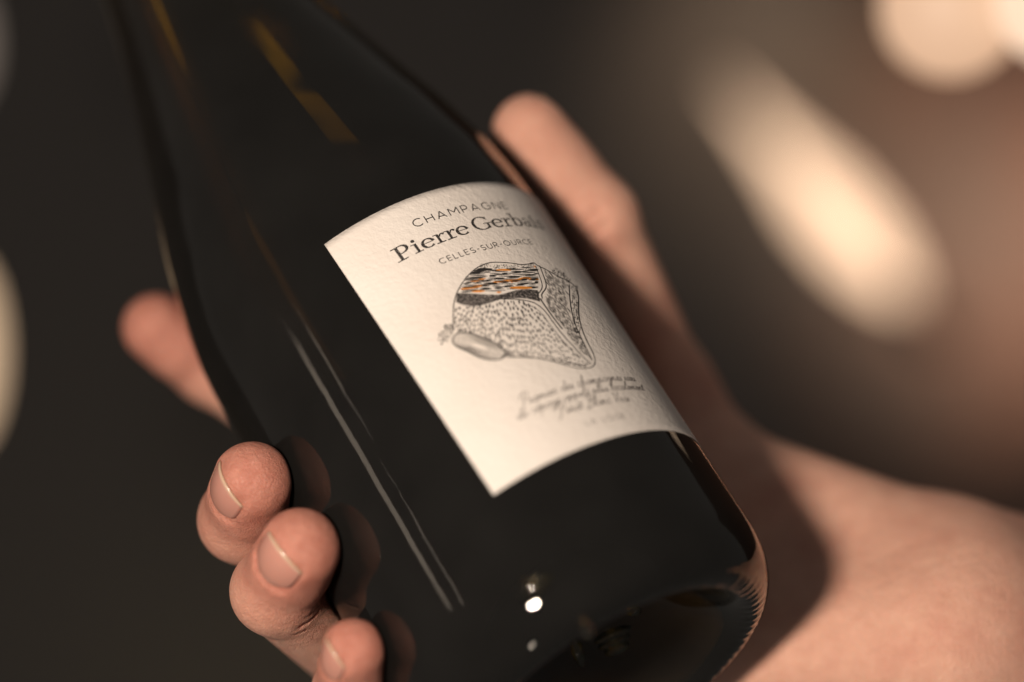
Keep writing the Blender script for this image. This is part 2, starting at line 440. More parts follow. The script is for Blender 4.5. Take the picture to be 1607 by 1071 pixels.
# rock drawing, traced in its own grid and laid on the paper
def g2l(x, y): return px2l(670 + x/5.1, 390 + y/5.1)
def G(pts, n=6, closed=False): return np.array([g2l(*q) for q in catmull(pts, n, closed)])
def taper(wm): return lambda t, d: wm*(.35 + .65*math.sin(math.pi*min(max(t, .04), .96)))
pr = Print()
outline = [(215, 665), (211, 560), (215, 450), (240, 360), (290, 270), (340, 210), (400, 160), (470, 128), (530, 116), (620, 118), (700, 126), (760, 135), (820, 128), (855, 122), (880, 140), (960, 180), (1040, 225), (1110, 260), (1160, 290), (1195, 330), (1208, 390), (1210, 480), (1215, 560), (1235, 640), (1265, 720), (1300, 790), (1330, 850), (1342, 910), (1330, 945), (1290, 962), (1220, 965), (1130, 945), (1000, 905), (900, 885), (780, 875), (690, 872), (630, 868)]
pr.ribbon(G(outline), .26)
pr.ribbon(G(outline[12:27], 6), .34)
oval = np.array([(250, 682), (340, 680), (440, 715), (540, 760), (612, 815), (628, 855), (590, 888), (520, 896), (430, 878), (330, 830), (235, 785), (205, 735)], float)
oc = np.array((418, 790.0))
pr.ribbon(G(oval, 6, True), .34)
for k, s_ in enumerate((.90, .80, .70, .60, .50, .39, .28)):
    pr.ribbon(G([oc + (q-oc)*np.array([s_ + .1*(1-s_), s_]) for q in oval], 5, True), .13)
up = [(240, 362), (330, 364), (450, 372), (560, 376), (640, 360), (720, 338), (800, 331), (885, 340)]
lo = [(232, 432), (290, 458), (400, 466), (500, 442), (590, 412), (700, 404), (800, 408), (905, 432)]
band = Print(); band.loft(G(up), G(lo)); band.build('rock_shadow_band', ink_mat('speckled_black_ink', (.025, .021, .02), .06))
for i in range(120):
    t = rng.uniform(0, 6.9); k = int(t); f = t-k; g_ = rng.uniform(.05, .95)
    a_ = np.array(up[k])*(1-f)+np.array(up[min(k+1, 7)])*f; b_ = np.array(lo[k])*(1-f)+np.array(lo[min(k+1, 7)])*f; c_ = a_*(1-g_)+b_*g_
    pr.ribbon(G([c_, c_+np.array((rng.uniform(8, 24), rng.uniform(-4, 4)))], 2), .22)
# cracked strata
def inner_x(y): return 500 - math.sqrt(max(0, 1 - ((y-420)/305)**2))*268
for i in range(19):
    y = 176 + 9.2*i
    x = inner_x(y) + 16 + rng.uniform(0, 25)
    while x < 880:
        L_ = rng.uniform(45, 170); x1 = min(x + L_, 888)
        f_ = lambda q: y - .055*(q-550) + 4*math.sin(q/70 + i*1.7)
        if x1 - x > 18 and max(f_(x), f_(x1)) < 352 + (14 if x < 600 else -14):
            pr.ribbon(G([(x, f_(x)), ((x+x1)/2, f_((x+x1)/2)), (x1, f_(x1))], 4), taper(rng.uniform(.24, .42)))
        x = x1 + rng.uniform(4, 40)
pr.loft(G([(370, 190), (410, 165), (450, 160), (520, 165)]), G([(345, 212), (390, 200), (450, 188), (520, 178)]))
# stippled cap
for i in range(170):
    x = rng.uniform(420, 850); y = rng.uniform(122, 172)
    yb = 118 + 14*math.sin((x-520)/330*3.1)*.5
    if y < yb+6: continue
    pr.ribbon(np.array([g2l(x, y), g2l(x+rng.uniform(-3, 3), y+rng.uniform(5, 11))]), .11)
# crack
ck = [(882, 145), (905, 205), (930, 275), (932, 325), (900, 375), (905, 410)]
pr.ribbon(G([(x+16, y-2) for x, y in ck]), .26); pr.ribbon(G([(x-16, y+2) for x, y in ck]), .20)
# hatched right face
facet = [(915, 160), (1000, 205), (1080, 248), (1135, 300), (1138, 400), (1150, 520), (1195, 640), (1270, 790), (1322, 915), (1240, 850), (1150, 725), (1060, 600), (980, 500), (930, 425), (950, 330), (940, 250)]
def inside(p, poly):
    x, y = p; c = False; j = len(poly)-1
    for i in range(len(poly)):
        xi, yi = poly[i]; xj, yj = poly[j]
        if (yi > y) != (yj > y) and x < (xj-xi)*(y-yi)/(yj-yi)+xi: c = not c
        j = i
    return c
hd, hn = np.array((.62, .78)), np.array((.78, -.62))
for i in range(-60, 60):
    o_ = np.array((1080.0, 480.0)) + hn*(i*9.5); t = -520 + rng.uniform(0, 30)
    while t < 520:
        L_ = rng.uniform(26, 80); a_, b_ = o_ + hd*t, o_ + hd*(t+L_)
        if inside(a_, facet) and inside(b_, facet):
            pr.ribbon(G([a_, (a_+b_)/2 + hn*rng.uniform(-2, 2), b_], 3), taper(rng.uniform(.20, .34)))
        t += L_ + rng.uniform(5, 16)
# ridge
rg = [(560, 408), (700, 412), (800, 425), (870, 448), (940, 505), (1000, 585), (1080, 690), (1160, 780), (1240, 866), (1312, 932)]
pr.ribbon(G(rg), .30); pr.ribbon(G([(x-22, y+24) for x, y in rg[2:-1]]), .16)
pr.ribbon(G([(905, 405), (925, 440), (960, 490), (1010, 560), (1080, 650)]), .42)
pr.ribbon(G([(1135, 296), (1140, 400), (1158, 520), (1195, 640), (1250, 760), (1320, 900)]), .30)
for i in range(150):
    t = rng.uniform(0, 1); y = 300 + 380*t; x = rng.uniform(1150 + 50*max(0, t-.4), 1205 + 20*t)
    pr.ribbon(np.array([g2l(x, y), g2l(x+rng.uniform(-4, 6), y+rng.uniform(6, 14))]), .14)
# dashed front face
front = [(222, 470), (300, 470), (420, 470), (540, 445), (620, 425), (740, 430), (850, 465), (920, 525), (980, 610), (1060, 715), (1140, 800), (1230, 885), (1300, 940), (1220, 945), (1100, 915), (960, 875), (800, 860), (660, 850), (600, 790), (500, 730), (380, 675), (260, 665), (222, 640)]
pts_ = []
tries = 0
while tries < 9000 and len(pts_) < 640:
    tries += 1
    p = np.array((rng.uniform(215, 1300), rng.uniform(425, 945)))
    if not inside(p, front): continue
    if any(((p-q)**2*np.array([1.6, .5])).sum() < 620 for q in pts_): continue
    pts_.append(p)
for p in pts_:
    ang = math.radians(98 - 55*(p[0]-300)/900 + rng.uniform(-14, 14)); L_ = rng.uniform(16, 38)
    d = np.array((math.cos(ang), math.sin(ang)))*L_*.5
    pr.ribbon(G([p-d, p+np.array((2, 0)), p+d], 2), taper(rng.uniform(.30, .52)))
for i in range(90):
    x = rng.uniform(640, 1260); y = 872 + max(0, x-800)*.17 + rng.uniform(-10, 4)
    pr.ribbon(np.array([g2l(x, y), g2l(x+rng.uniform(10, 22), y+rng.uniform(-2, 5))]), .17)
pr.ribbon(G([(600, 880), (640, 850), (660, 830)]), .5)
# tufts of scrub
for cx, cy_, sx, sy, nn in ((150, 690, 50, 85, 150), (1050, 208, 55, 34, 60), (1120, 262, 26, 20, 26)):
    for i in range(nn):
        a = rng.uniform(0, 6.28); r_ = math.sqrt(rng.uniform(0, 1))
        x, y = cx + sx*r_*math.cos(a) + (25 if cx < 200 else 0)*(-(math.sin(a))*r_), cy_ + sy*r_*math.sin(a) + (.5*(r_*math.cos(a))*sx if cx > 200 else 0)
        pr.ribbon(np.array([g2l(x, y), g2l(x+rng.uniform(-12, 12), y+rng.uniform(-14, 4))]), .15)
pr.build('rock_drawing', black)
pr = Print()
for pts, ww in (([(550, 178), (610, 177), (670, 181)], .42), ([(320, 280), (400, 262), (468, 245)], .40), ([(272, 332), (380, 312), (500, 290)], .55), ([(528, 276), (620, 268), (720, 258)], .50), ([(670, 277), (730, 258), (785, 246), (890, 254)], .55), ([(664, 321), (750, 320), (838, 321)], .62), ([(358, 351), (410, 349), (462, 347)], .42), ([(556, 358), (592, 355)], .36), ([(852, 150), (872, 152)], .40)):
    pr.k = 60; pr.ribbon(G(pts, 6), taper(ww*1.35))
pr.build('orange_strata', orange)
# bumps added on the heel and base, shaped to catch lamp glints
from mathutils.bvhtree import BVHTree
_T = BVHTree.FromPolygons([v.co.copy() for v in glass.data.vertices], [tuple(p.vertices) for p in glass.data.polygons])
def boss(px, py, ra, rb, hgt, ang):
    loc, n_, _, _ = _T.ray_cast(EYE, Vector(ray(px, py)))
    if loc is None: return
    if n_.dot(loc - EYE) > 0: n_ = -n_
    t1 = Vector((math.cos(ang), 0, math.sin(ang))); t1 = (t1 - n_*t1.dot(n_)).normalized(); t2 = n_.cross(t1)
    V, Fc = [], []; nr, sg = 6, 14
    for i in range(nr+1):
        f = math.pi/2*i/nr
        for k in range(sg):
            q = 2*math.pi*k/sg
            p = loc + (t1*ra*math.cos(q) + t2*rb*math.sin(q))*math.cos(f)*.001 + n_*(hgt*math.sin(f) - .15)*.001
            V.append(p)
    for i in range(nr):
        for k in range(sg): Fc.append((i*sg+k, i*sg+(k+1) % sg, (i+1)*sg+(k+1) % sg, (i+1)*sg+k))
    Fc.append(tuple(range(sg))[::-1])
    mesh_obj('glint_bump', V, Fc, glass.data.materials[0], bottle, world=False)
for a_ in ((838, 920, 4.0, 2.4, 1.7, .5), (995, 957, 1.8, 1.8, 1.5, 0), (962, 996, 5, 1.5, 1.5, .45), (964, 1007, 4.2, 1.4, 1.5, .45), (968, 1018, 3.2, 1.6, 1.6, .45), (906, 1022, 1.4, 4.4, 1.4, .35), (920, 985, 1.2, 4.0, 1.2, .4)):
    boss(*a_)
# small unseen lamps added to put glints on the heel and base
def glint_lamp(px, py, dist, sx, sy, power, name='added_glint_lamp'):
    d0 = Vector(ray(px, py)); loc, n_, _, _ = _T.ray_cast(EYE, d0)
    if loc is None: return
    if n_.dot(d0) > 0: n_ = -n_
    r_ = d0 - 2*d0.dot(n_)*n_
    P = (np.array(loc + r_*dist*.001) - np.array(EYE))*1000; T_ = (np.array(loc) - np.array(EYE))*1000
    area(name, P, T_, sx, sy, power, (1, .88, .76))
glint_lamp(838, 922, 700, .05, .018, .03)
glint_lamp(962, 1004, 700, .05, .05, .12)
# ------------------------------------------------------------------ hand (one continuous skin surface)
VOX = .85
class Field:
    def __init__(s, lo, hi):
        s.lo = np.array(lo, np.float32); s.n = np.ceil((np.array(hi)-np.array(lo))/VOX).astype(int)
    def new(s): return np.full(s.n, 12.0, np.float32)
    def box(s, lo, hi):
        a = np.clip(np.floor((lo - s.lo)/VOX).astype(int), 0, s.n); b = np.clip(np.ceil((hi - s.lo)/VOX).astype(int)+1, 0, s.n)
        return tuple(slice(i, j) for i, j in zip(a, b))
    def grid(s, sl):
        ax = [s.lo[i] + VOX*np.arange(sl[i].start, sl[i].stop, dtype=np.float32) for i in range(3)]
        return np.meshgrid(*ax, indexing='ij', sparse=True)
def smin(a, b, k):
    h = np.clip(.5 + .5*(b-a)/k, 0, 1)
    return b + (a-b)*h - k*h*(1-h)
def smax(a, b, k): return -smin(-a, -b, k)
def add_cone(f, fld, a, b, ra, rb, k=3.0, squash=None):
    """tapered capsule a->b; squash=(dir, factor) flattens along dir"""
    a, b = np.asarray(a, np.float32), np.asarray(b, np.float32)
    mg = max(ra, rb) + 9
    sl = f.box(np.minimum(a, b) - mg, np.maximum(a, b) + mg)
    if any(q.stop <= q.start for q in sl): return
    X, Y, Z = f.grid(sl)
    ab = b - a; L2 = float(ab@ab) + 1e-6
    px, py, pz = X-a[0], Y-a[1], Z-a[2]
    t = np.clip((px*ab[0] + py*ab[1] + pz*ab[2])/L2, 0, 1)
    qx, qy, qz = px - t*ab[0], py - t*ab[1], pz - t*ab[2]
    q2 = qx*qx + qy*qy + qz*qz
    if squash is not None:
        s_, fac = squash; dd = qx*s_[0] + qy*s_[1] + qz*s_[2]
        q2 = q2 + dd*dd*(fac*fac - 1)
    d = np.sqrt(q2) - (ra + (rb-ra)*t)
    fld[sl] = smin(fld[sl], d.astype(np.float32), k)
def surface_nets(fld, lo):
    n = fld.shape
    neg = fld < 0
    c8 = [(i, j, k) for i in (0, 1) for j in (0, 1) for k in (0, 1)]
    def sub(arr, o): return arr[o[0]:n[0]-1+o[0], o[1]:n[1]-1+o[1], o[2]:n[2]-1+o[2]]
    cnt = np.zeros(tuple(q-1 for q in n), np.int8)
    for o in c8: cnt += sub(neg, o)
    act = (cnt > 0) & (cnt < 8)
    idx = np.full(act.shape, -1, np.int32)
    cells = np.argwhere(act); idx[act] = np.arange(len(cells))
    acc = np.zeros((len(cells), 3)); num = np.zeros(len(cells))
    for ax in range(3):
        for o in c8:
            if o[ax]: continue
            o2 = list(o); o2[ax] = 1
            va = fld[cells[:, 0]+o[0], cells[:, 1]+o[1], cells[:, 2]+o[2]]; vb = fld[cells[:, 0]+o2[0], cells[:, 1]+o2[1], cells[:, 2]+o2[2]]
            x = (va < 0) != (vb < 0)
            t = np.where(x, va/np.where(x, va-vb, 1), 0)
            p = np.tile(np.array(o, float), (len(cells), 1)); p[:, ax] += t
            acc[x] += p[x]; num[x] += 1
    verts = (cells + acc/num[:, None])*VOX + lo
    faces = []
    for ax in range(3):
        b, c = (ax+1) % 3, (ax+2) % 3
        s0 = [slice(None)]*3; s1 = [slice(None)]*3; s0[ax] = slice(0, -1); s1[ax] = slice(1, None)
        x = neg[tuple(s0)] != neg[tuple(s1)]
        e = np.argwhere(x)
        e = e[(e[:, b] > 0) & (e[:, c] > 0) & (e[:, b] < n[b]-1) & (e[:, c] < n[c]-1)]
        def at(db, dc):
            q = e.copy(); q[:, b] += db; q[:, c] += dc; return idx[q[:, 0], q[:, 1], q[:, 2]]
        quad = np.stack([at(-1, -1), at(0, -1), at(0, 0), at(-1, 0)], 1)
        flip = ~neg[e[:, 0], e[:, 1], e[:, 2]]
        quad[flip] = quad[flip][:, ::-1]
        faces.append(quad)
    return verts, np.vstack(faces)

unit = lambda v: np.asarray(v)/np.linalg.norm(v)
# joints: bottle coordinates cy(angle, height, radius) or points seen beside the bottle
wrist = Q(1520, 968, -1.65)
arm_dir = unit(np.array([.91, .22, -.30]))
def tipdown(px, py, r, ix, iz, tow, L_):
    """finger end: tip centre seen at (px,py) on the glass, distal bone pointing (ix, towards the eye, iz)"""
    t = on_cyl(px, py, r); a = unit(np.array([ix, -tow, iz])); return t - a*L_, t
md, mt_ = tipdown(392, 757, 1.188, .16, .46, .85, 20)
rd, rt_ = tipdown(468, 862, 1.188, .30, .50, .76, 20)
pd, pt_ = tipdown(551, 1022, 1.145, .10, .60, .76, 17)
fingers = {
 'index':  dict(p=[cy(172, .62, 1.34), cy(-152, .95, 1.36), Q(330, 578, -.78), Q(244, 513, -.50)], r=[11, 9.6, 8.6, 7.9], o=np.array([-.6, .6, .5])),
 'middle': dict(p=[cy(178, .16, 1.36), cy(-134, .22, 1.40), md, mt_], r=[11, 10.2, 9.6, 8.3], o=np.array([-.80, -.98, .0])),
 'ring':   dict(p=[cy(-176, -.30, 1.36), cy(-128, -.32, 1.42), rd, rt_], r=[10.5, 10, 9.5, 8.2], o=np.array([-.62, -1.25, -.10])),
 'pinky':  dict(p=[cy(-168, -.74, 1.34), cy(-124, -.84, 1.38), pd, pt_], r=[9.6, 8.2, 7.2, 6.3], o=np.array([-.85, -.85, .0])),
}
thumb = [Q(1165, 850, -1.90), Q(1054, 616, -1.50), Q(938, 342, -.55), Q(834, 207, -.22)]
allp = [wrist + arm_dir*130] + [p for f_ in fingers.values() for p in f_['p']] + thumb
lo = np.min(allp, 0) - 30; hi = np.max(allp, 0) + 32
FD = Field(lo, hi)
palm = FD.new()
back = -NX
# carpus, metacarpals
for nm, rr in (('index', 13.5), ('middle', 13.5), ('ring', 13), ('pinky', 12.5)):
    mcp = fingers[nm]['p'][0]
    kn = wrist + (mcp - wrist)*.12 + 0.0
    side = {'index': .9, 'middle': .3, 'ring': -.3, 'pinky': -.9}[nm]
    kn = kn + unit(DX - arm_dir*(DX@arm_dir))*side*13
    add_cone(FD, palm, kn, mcp, 16, rr, 9)
updir = unit(DX - arm_dir*(DX@arm_dir))
for s_ in (-1, 1):
    add_cone(FD, palm, wrist + updir*13*s_, wrist + updir*17*s_ + arm_dir*130, 18, 23, 10)
# hypothenar and thenar pads
pk = fingers['pinky']['p'][0]
add_cone(FD, palm, wrist - updir*14 + NX*3 - arm_dir*8, pk*.55 + wrist*.45 + NX*4, 18, 15, 10)
add_cone(FD, palm, wrist + updir*5 + NX*2 - arm_dir*6, thumb[0]*.5+thumb[1]*.5, 13, 12, 10)
add_cone(FD, palm, thumb[0], thumb[1], 15, 10.6, 9)
add_cone(FD, palm, thumb[0] - NX*8, fingers['index']['p'][0], 17, 12, 10)
add_cone(FD, palm, Q(1330, 965, -1.75), wrist - updir*3 + NX*3, 20, 22, 12)
# thumb
tf = FD.new()
add_cone(FD, tf, thumb[1], thumb[2], 10.2, 9.4, 4)
add_cone(FD, tf, thumb[2], thumb[3], 9.6, 9.0, 4)
add_cone(FD, tf, thumb[2]*.45 + thumb[3]*.55 - TX*1.2, thumb[3] - TX*.8, 9.2, 8.2, 3)
ff_ = None
nails = []
for nm, f_ in fingers.items():
    fld = FD.new(); p, r = f_['p'], f_['r']
    for i in range(3): add_cone(FD, fld, p[i], p[i+1], r[i], r[i+1], 3)
    a = unit(p[3]-p[2]); o = f_['o'] - a*(f_['o']@a); o = unit(o)
    add_cone(FD, fld, p[2]*.4+p[3]*.6 - o*1.6, p[3] - o*1.3 - a*.5, r[3]+.5, r[3]-.2, 3)          # finger pad
    add_cone(FD, fld, p[1] + o*.5, p[1] + o*.6, r[1]+.7, r[1]+.7, 3)
    f_['a'], f_['od'] = a, o
    nails.append((nm, p[3], a, o, r[3]))
    if ff_ is None: ff_ = fld
    else: ff_ = smin(ff_, fld, .9)
# thumb nail faces away from the bottle
ta = unit(thumb[3]-thumb[2]); to = unit(np.array([.75, .55, .35]) - ta*(np.array([.75, .55, .35])@ta))
nails.append(('thumb', thumb[3], ta, to, 8.7))
tot = smin(palm, tf, 7)
tot = smin(tot, ff_, 5)
# the palm and finger pads flatten against the glass
X, Y, Z = FD.grid(tuple(slice(0, k) for k in FD.n))
rx, ry, rz = X-AX[0], Y-AX[1], Z-AX[2]
hh = rx*DX[0] + ry*DX[1] + rz*DX[2]
rr = np.sqrt(np.maximum(rx*rx + ry*ry + rz*rz - hh*hh, 0))
hr = hh/R
prf_h = prof[np.argmax(prof[:, 0] >= .81):, :]
rad_at = np.interp(hr, prf_h[:, 1], prf_h[:, 0]*R).astype(np.float32)
bd = np.where(hr > -1.2, rr - rad_at, np.sqrt(np.maximum(rr - .66*R, 0)**2 + np.maximum(-1.19*R - hh, 0)**2) - .34*R) - .25
tot = smax(tot, -bd.astype(np.float32), 1.2)
del X, Y, Z, rx, ry, rz, hh, rr, hr, rad_at, bd
# creases
def crease(pts, depth=.8, wid=.9):
    fld = FD.new(); pts = catmull(pts, 4)
    for a, b in zip(pts[:-1], pts[1:]): add_cone(FD, fld, a, b, wid, wid, .5)
    return fld
def nail_frame(P, a, o, r):
    s_ = np.cross(a, o); return s_
NAIL = {}
def nail_lift(z): return -z*z/46.0
for nm, P, a0, o0, r in nails:
    ct, st_ = math.cos(.26), math.sin(.26)
    a, o = a0*ct - o0*st_, o0*ct + a0*st_
    s_ = np.cross(a, o)
    Ln, Wn = {'thumb': (13, 7.4), 'pinky': (8.6, 4.9)}.get(nm, (10.8, 7.0))
    rc = r*1.0
    c0 = P + o*(r*.985 - rc)                      # point on the nail's axis, under its crown
    sl = FD.box(P - 24, P + 24)
    Xg, Yg, Zg = FD.grid(sl)
    dx, dy, dz = Xg-c0[0], Yg-c0[1], Zg-c0[2]
    za = dx*a[0]+dy*a[1]+dz*a[2]; xs_ = dx*s_[0]+dy*s_[1]+dz*s_[2]; yo = dx*o[0]+dy*o[1]+dz*o[2]
    rho = np.sqrt(xs_**2 + yo**2); ang = np.arctan2(xs_, yo)*rc
    z0, z1 = -Ln*.70, Ln*.30 + 6
    bx = np.abs(ang) - (Wn - 2.6); bz = np.abs(za - (z0+z1)/2) - ((z1-z0)/2 - 2.6)
    d2 = np.sqrt(np.maximum(bx, 0)**2 + np.maximum(bz, 0)**2) + np.minimum(np.maximum(bx, bz), 0) - 2.6
    cut = np.maximum(np.maximum(d2 - .15, (rc - .50 + nail_lift(za)) - rho), -yo)
    tot[sl] = smax(tot[sl], -cut.astype(np.float32), .45)
    NAIL[nm] = (c0, a, o, s_, rc, Ln, Wn)
for nm, fr in (('middle', 1), ('ring', 1), ('pinky', 1)):
    f_ = fingers[nm]; p = f_['p']; c = p[2]; a, o = f_['a'], f_['od']; s_ = np.cross(a, o); r = f_['r'][2]
    for da, dep in ((1.5, .50), (-1.6, .35), (4.2, .15)):
        ring_ = [c + a*da + r*1.02*(-o*math.cos(t) + s_*math.sin(t)) + a*1.2*math.cos(2*t) for t in np.linspace(-1.7, 1.7, 9)]
        cr_ = crease(ring_, wid=.55); tot = smax(tot, -(cr_ + (.75 - dep)), 1.0)
ti = thumb[2]; s_ = np.cross(ta, to)
for da in (-1.5, 2.0):
    ring_ = [ti + ta*da + 10.3*(-to*math.cos(t) + s_*math.sin(t)) for t in np.linspace(-1.1, 1.1, 7)]
    tot = smax(tot, -crease(ring_, wid=.5), 1.4)
hv, hf = surface_nets(tot, FD.lo)

def skin_mat():
    mt, nt, N, L, b = nodes('skin')
    tc = N.new('ShaderNodeTexCoord'); att = N.new('ShaderNodeAttribute'); att.attribute_name = 'pink'
    def noise(sc, det, ro=.6):
        n_ = N.new('ShaderNodeTexNoise'); n_.inputs['Scale'].default_value = sc; n_.inputs['Detail'].default_value = det; n_.inputs['Roughness'].default_value = ro
        L.new(tc.outputs['Object'], n_.inputs['Vector']); return n_
    def mix(fac, a, b_, bl='MIX'):
        x = N.new('ShaderNodeMix'); x.data_type = 'RGBA'; x.blend_type = bl
        for sock, val in ((x.inputs[0], fac), (x.inputs[6], a), (x.inputs[7], b_)):
            if hasattr(val, 'is_output'): L.new(val, sock)
            else: sock.default_value = val
        return x.outputs[2]
    n1 = noise(150, 6, .65)
    c1 = N.new('ShaderNodeValToRGB')
    c1.color_ramp.elements[0].position = .34; c1.color_ramp.elements[0].color = (.69, .375, .275, 1)
    c1.color_ramp.elements[1].position = .66; c1.color_ramp.elements[1].color = (.77, .445, .33, 1)
    L.new(n1.outputs['Fac'], c1.inputs[0])
    c2 = N.new('ShaderNodeValToRGB')
    c2.color_ramp.elements[0].position = .34; c2.color_ramp.elements[0].color = (.40, .138, .098, 1)
    c2.color_ramp.elements[1].position = .66; c2.color_ramp.elements[1].color = (.52, .215, .158, 1)
    n1b = noise(210, 6, .7); L.new(n1b.outputs['Fac'], c2.inputs[0])
    n3 = noise(55, 3)
    mr = N.new('ShaderNodeMapRange'); mr.inputs[1].default_value = .45; mr.inputs[2].default_value = .72; mr.inputs[3].default_value = 0; mr.inputs[4].default_value = .35
    L.new(n3.outputs['Fac'], mr.inputs[0])
    base = mix(att.outputs['Fac'], c1.outputs[0], c2.outputs[0])
    L.new(mix(mr.outputs[0], base, (.50, .17, .125, 1)), b.inputs['Base Color'])
    b.inputs['Subsurface Weight'].default_value = .25
    b.inputs['Subsurface Radius'].default_value = (1.0, .35, .2); b.inputs['Subsurface Scale'].default_value = .0018
    n4 = noise(300, 4)
    mr2 = N.new('ShaderNodeMapRange'); mr2.inputs[3].default_value = .34; mr2.inputs[4].default_value = .62; L.new(n4.outputs['Fac'], mr2.inputs[0])
    L.new(mr2.outputs[0], b.inputs['Roughness']); b.inputs['Specular IOR Level'].default_value = .4
    # pores and fine crossing skin lines
    v1 = N.new('ShaderNodeTexVoronoi'); v1.inputs['Scale'].default_value = 1300; v1.feature = 'DISTANCE_TO_EDGE'
    nd = noise(260, 3)
    va = N.new('ShaderNodeVectorMath'); va.operation = 'MULTIPLY_ADD'; va.inputs[1].default_value = (.004, .004, .004)
    L.new(nd.outputs['Color'], va.inputs[0]); L.new(tc.outputs['Object'], va.inputs[2]); L.new(va.outputs[0], v1.inputs['Vector'])
    pw = N.new('ShaderNodeMath'); pw.operation = 'MINIMUM'; pw.inputs[1].default_value = .22; L.new(v1.outputs['Distance'], pw.inputs[0])
    n2 = noise(480, 6, .65)
    ad = N.new('ShaderNodeMath'); ad.operation = 'MULTIPLY_ADD'; ad.inputs[1].default_value = 1.1
    L.new(pw.outputs[0], ad.inputs[0]); L.new(n2.outputs['Fac'], ad.inputs[2])
    bp = N.new('ShaderNodeBump'); bp.inputs['Strength'].default_value = .55; bp.inputs['Distance'].default_value = .0009
    L.new(ad.outputs[0], bp.inputs['Height']); L.new(bp.outputs[0], b.inputs['Normal'])
    return mt
def nail_mat():
    mt, nt, N, L, b = nodes('fingernail')
    att = N.new('ShaderNodeAttribute'); att.attribute_name = 'along'
    cr = N.new('ShaderNodeValToRGB'); e = cr.color_ramp.elements
    e[0].position = 0; e[0].color = (.54, .33, .26, 1); e[1].position = 1; e[1].color = (.52, .37, .26, 1)
    for p_, c_ in ((.22, (.50, .245, .19, 1)), (.90, (.53, .26, .205, 1)), (.955, (.55, .38, .28, 1))):
        q = e.new(p_); q.color = c_
    L.new(att.outputs['Fac'], cr.inputs[0]); L.new(cr.outputs[0], b.inputs['Base Color'])
    b.inputs['Roughness'].default_value = .25; b.inputs['Coat Weight'].default_value = .4; b.inputs['Coat Roughness'].default_value = .12; b.inputs['Subsurface Weight'].default_value = .15
    b.inputs['Subsurface Radius'].default_value = (1, .4, .25); b.inputs['Subsurface Scale'].default_value = .001
    return mt
hand = mesh_obj('hand', hv, hf, skin_mat())
hand['label'] = 'right hand gripping the dark bottle from behind, fingers left and thumb right'
hand['category'] = 'hand'
tips = np.array([P for _, P, _, _, _ in nails])
dm = np.min(np.linalg.norm(hv[:, None, :] - tips[None], axis=2), 1)
ti_ = np.argmin(np.linalg.norm(hv[:, None, :] - tips[None], axis=2), 1)
pk_ = np.clip(1 - (dm - 9)/24, 0, 1)*np.where(ti_ == len(tips)-1, .22, .85)  # fingertips pinker; palm and thumb paler, stronger light put into their colour
at_ = hand.data.attributes.new('pink', 'FLOAT', 'POINT'); at_.data.foreach_set('value', pk_.astype(np.float32))
nm_mat = nail_mat()
for nm, (c0, a, o, s_, rc, Ln, Wn) in NAIL.items():
    NU, NV = 16, 16; V, Fc, al = [], [], []
    for layer in (0, 1):
        for j in range(NV+1):
            v = j/NV
            for i in range(NU+1):
                u = -1 + 2*i/NU
                wv = Wn*(.74 + .26*math.sin(min(v*2.6, 1)*math.pi/2))
                base = -Ln*.70*(1 - .20*u*u*abs(u)); tip_ = Ln*.30 + .4 - 1.9*u*u
                z = base + (tip_ - base)*v
                ang = u*wv/rc
                rr_ = rc - .02 + nail_lift(z) - .42*layer - .5*(1-min(v*5, 1))
                V.append(c0 + a*z + rr_*(o*math.cos(ang) + s_*math.sin(ang))); al.append(v)
    stn = (NU+1)*(NV+1)
    for j in range(NV):
        for i in range(NU):
            q = j*(NU+1)+i
            Fc.append((q, q+1, q+NU+2, q+NU+1)); Fc.append((stn+q+NU+1, stn+q+NU+2, stn+q+1, stn+q))
    for i in range(NU):
        q = i; Fc.append((q+1, q, stn+q, stn+q+1)); q = NV*(NU+1)+i; Fc.append((q, q+1, stn+q+1, stn+q))
    for j in range(NV):
        q = j*(NU+1); Fc.append((q, q+NU+1, stn+q+NU+1, stn+q)); q += NU; Fc.append((q+NU+1, q, stn+q, stn+q+NU+1))
    no = mesh_obj('fingernail', V, Fc, nm_mat, hand)
    t_ = no.data.attributes.new('along', 'FLOAT', 'POINT'); t_.data.foreach_set('value', np.array(al, np.float32))

# ------------------------------------------------------------------ lamps and glows behind
def glow_mat(name, col, st):
    mt, nt, N, L, b = nodes(name)
    b.inputs['Base Color'].default_value = (.25, .22, .19, 1); b.inputs['Emission Color'].default_value = (*col, 1); b.inputs['Emission Strength'].default_value = st
    return mt
def at(px, py, Y):
    d = ray(px, py); return d*(Y/d[1])
def metal():
    mt, nt, N, L, b = nodes('dark_metal'); b.inputs['Base Color'].default_value = (.03, .026, .022, 1); b.inputs['Metallic'].default_value = .6; b.inputs['Roughness'].default_value = .5
    return mt
dm_ = metal()
def tube_mesh(a, b, r, seg=20, caps=6, thin=1.0):
    a, b = np.asarray(a), np.asarray(b); ax = unit(b-a); s1 = unit(np.cross(ax, [0, 1, .1])); s2 = np.cross(ax, s1)
    prof_ = [(-r*math.cos(t), r*math.sin(t), 0) for t in np.linspace(0, math.pi/2, caps)] + [(r*math.sin(t), r*math.cos(t), 1) for t in np.linspace(0, math.pi/2, caps)]
    V, Fc = [], []
    for z, q, e in prof_:
        for k in range(seg):
            t = 2*math.pi*k/seg; V.append((b if e else a) + (1 if e else thin)*ax*z + (1 if e else thin)*q*(s1*math.cos(t) + s2*math.sin(t)))
    for i in range(len(prof_)-1):
        for k in range(seg): Fc.append((i*seg+k, i*seg+(k+1) % seg, (i+1)*seg+(k+1) % seg, (i+1)*seg+k))
    return V, Fc
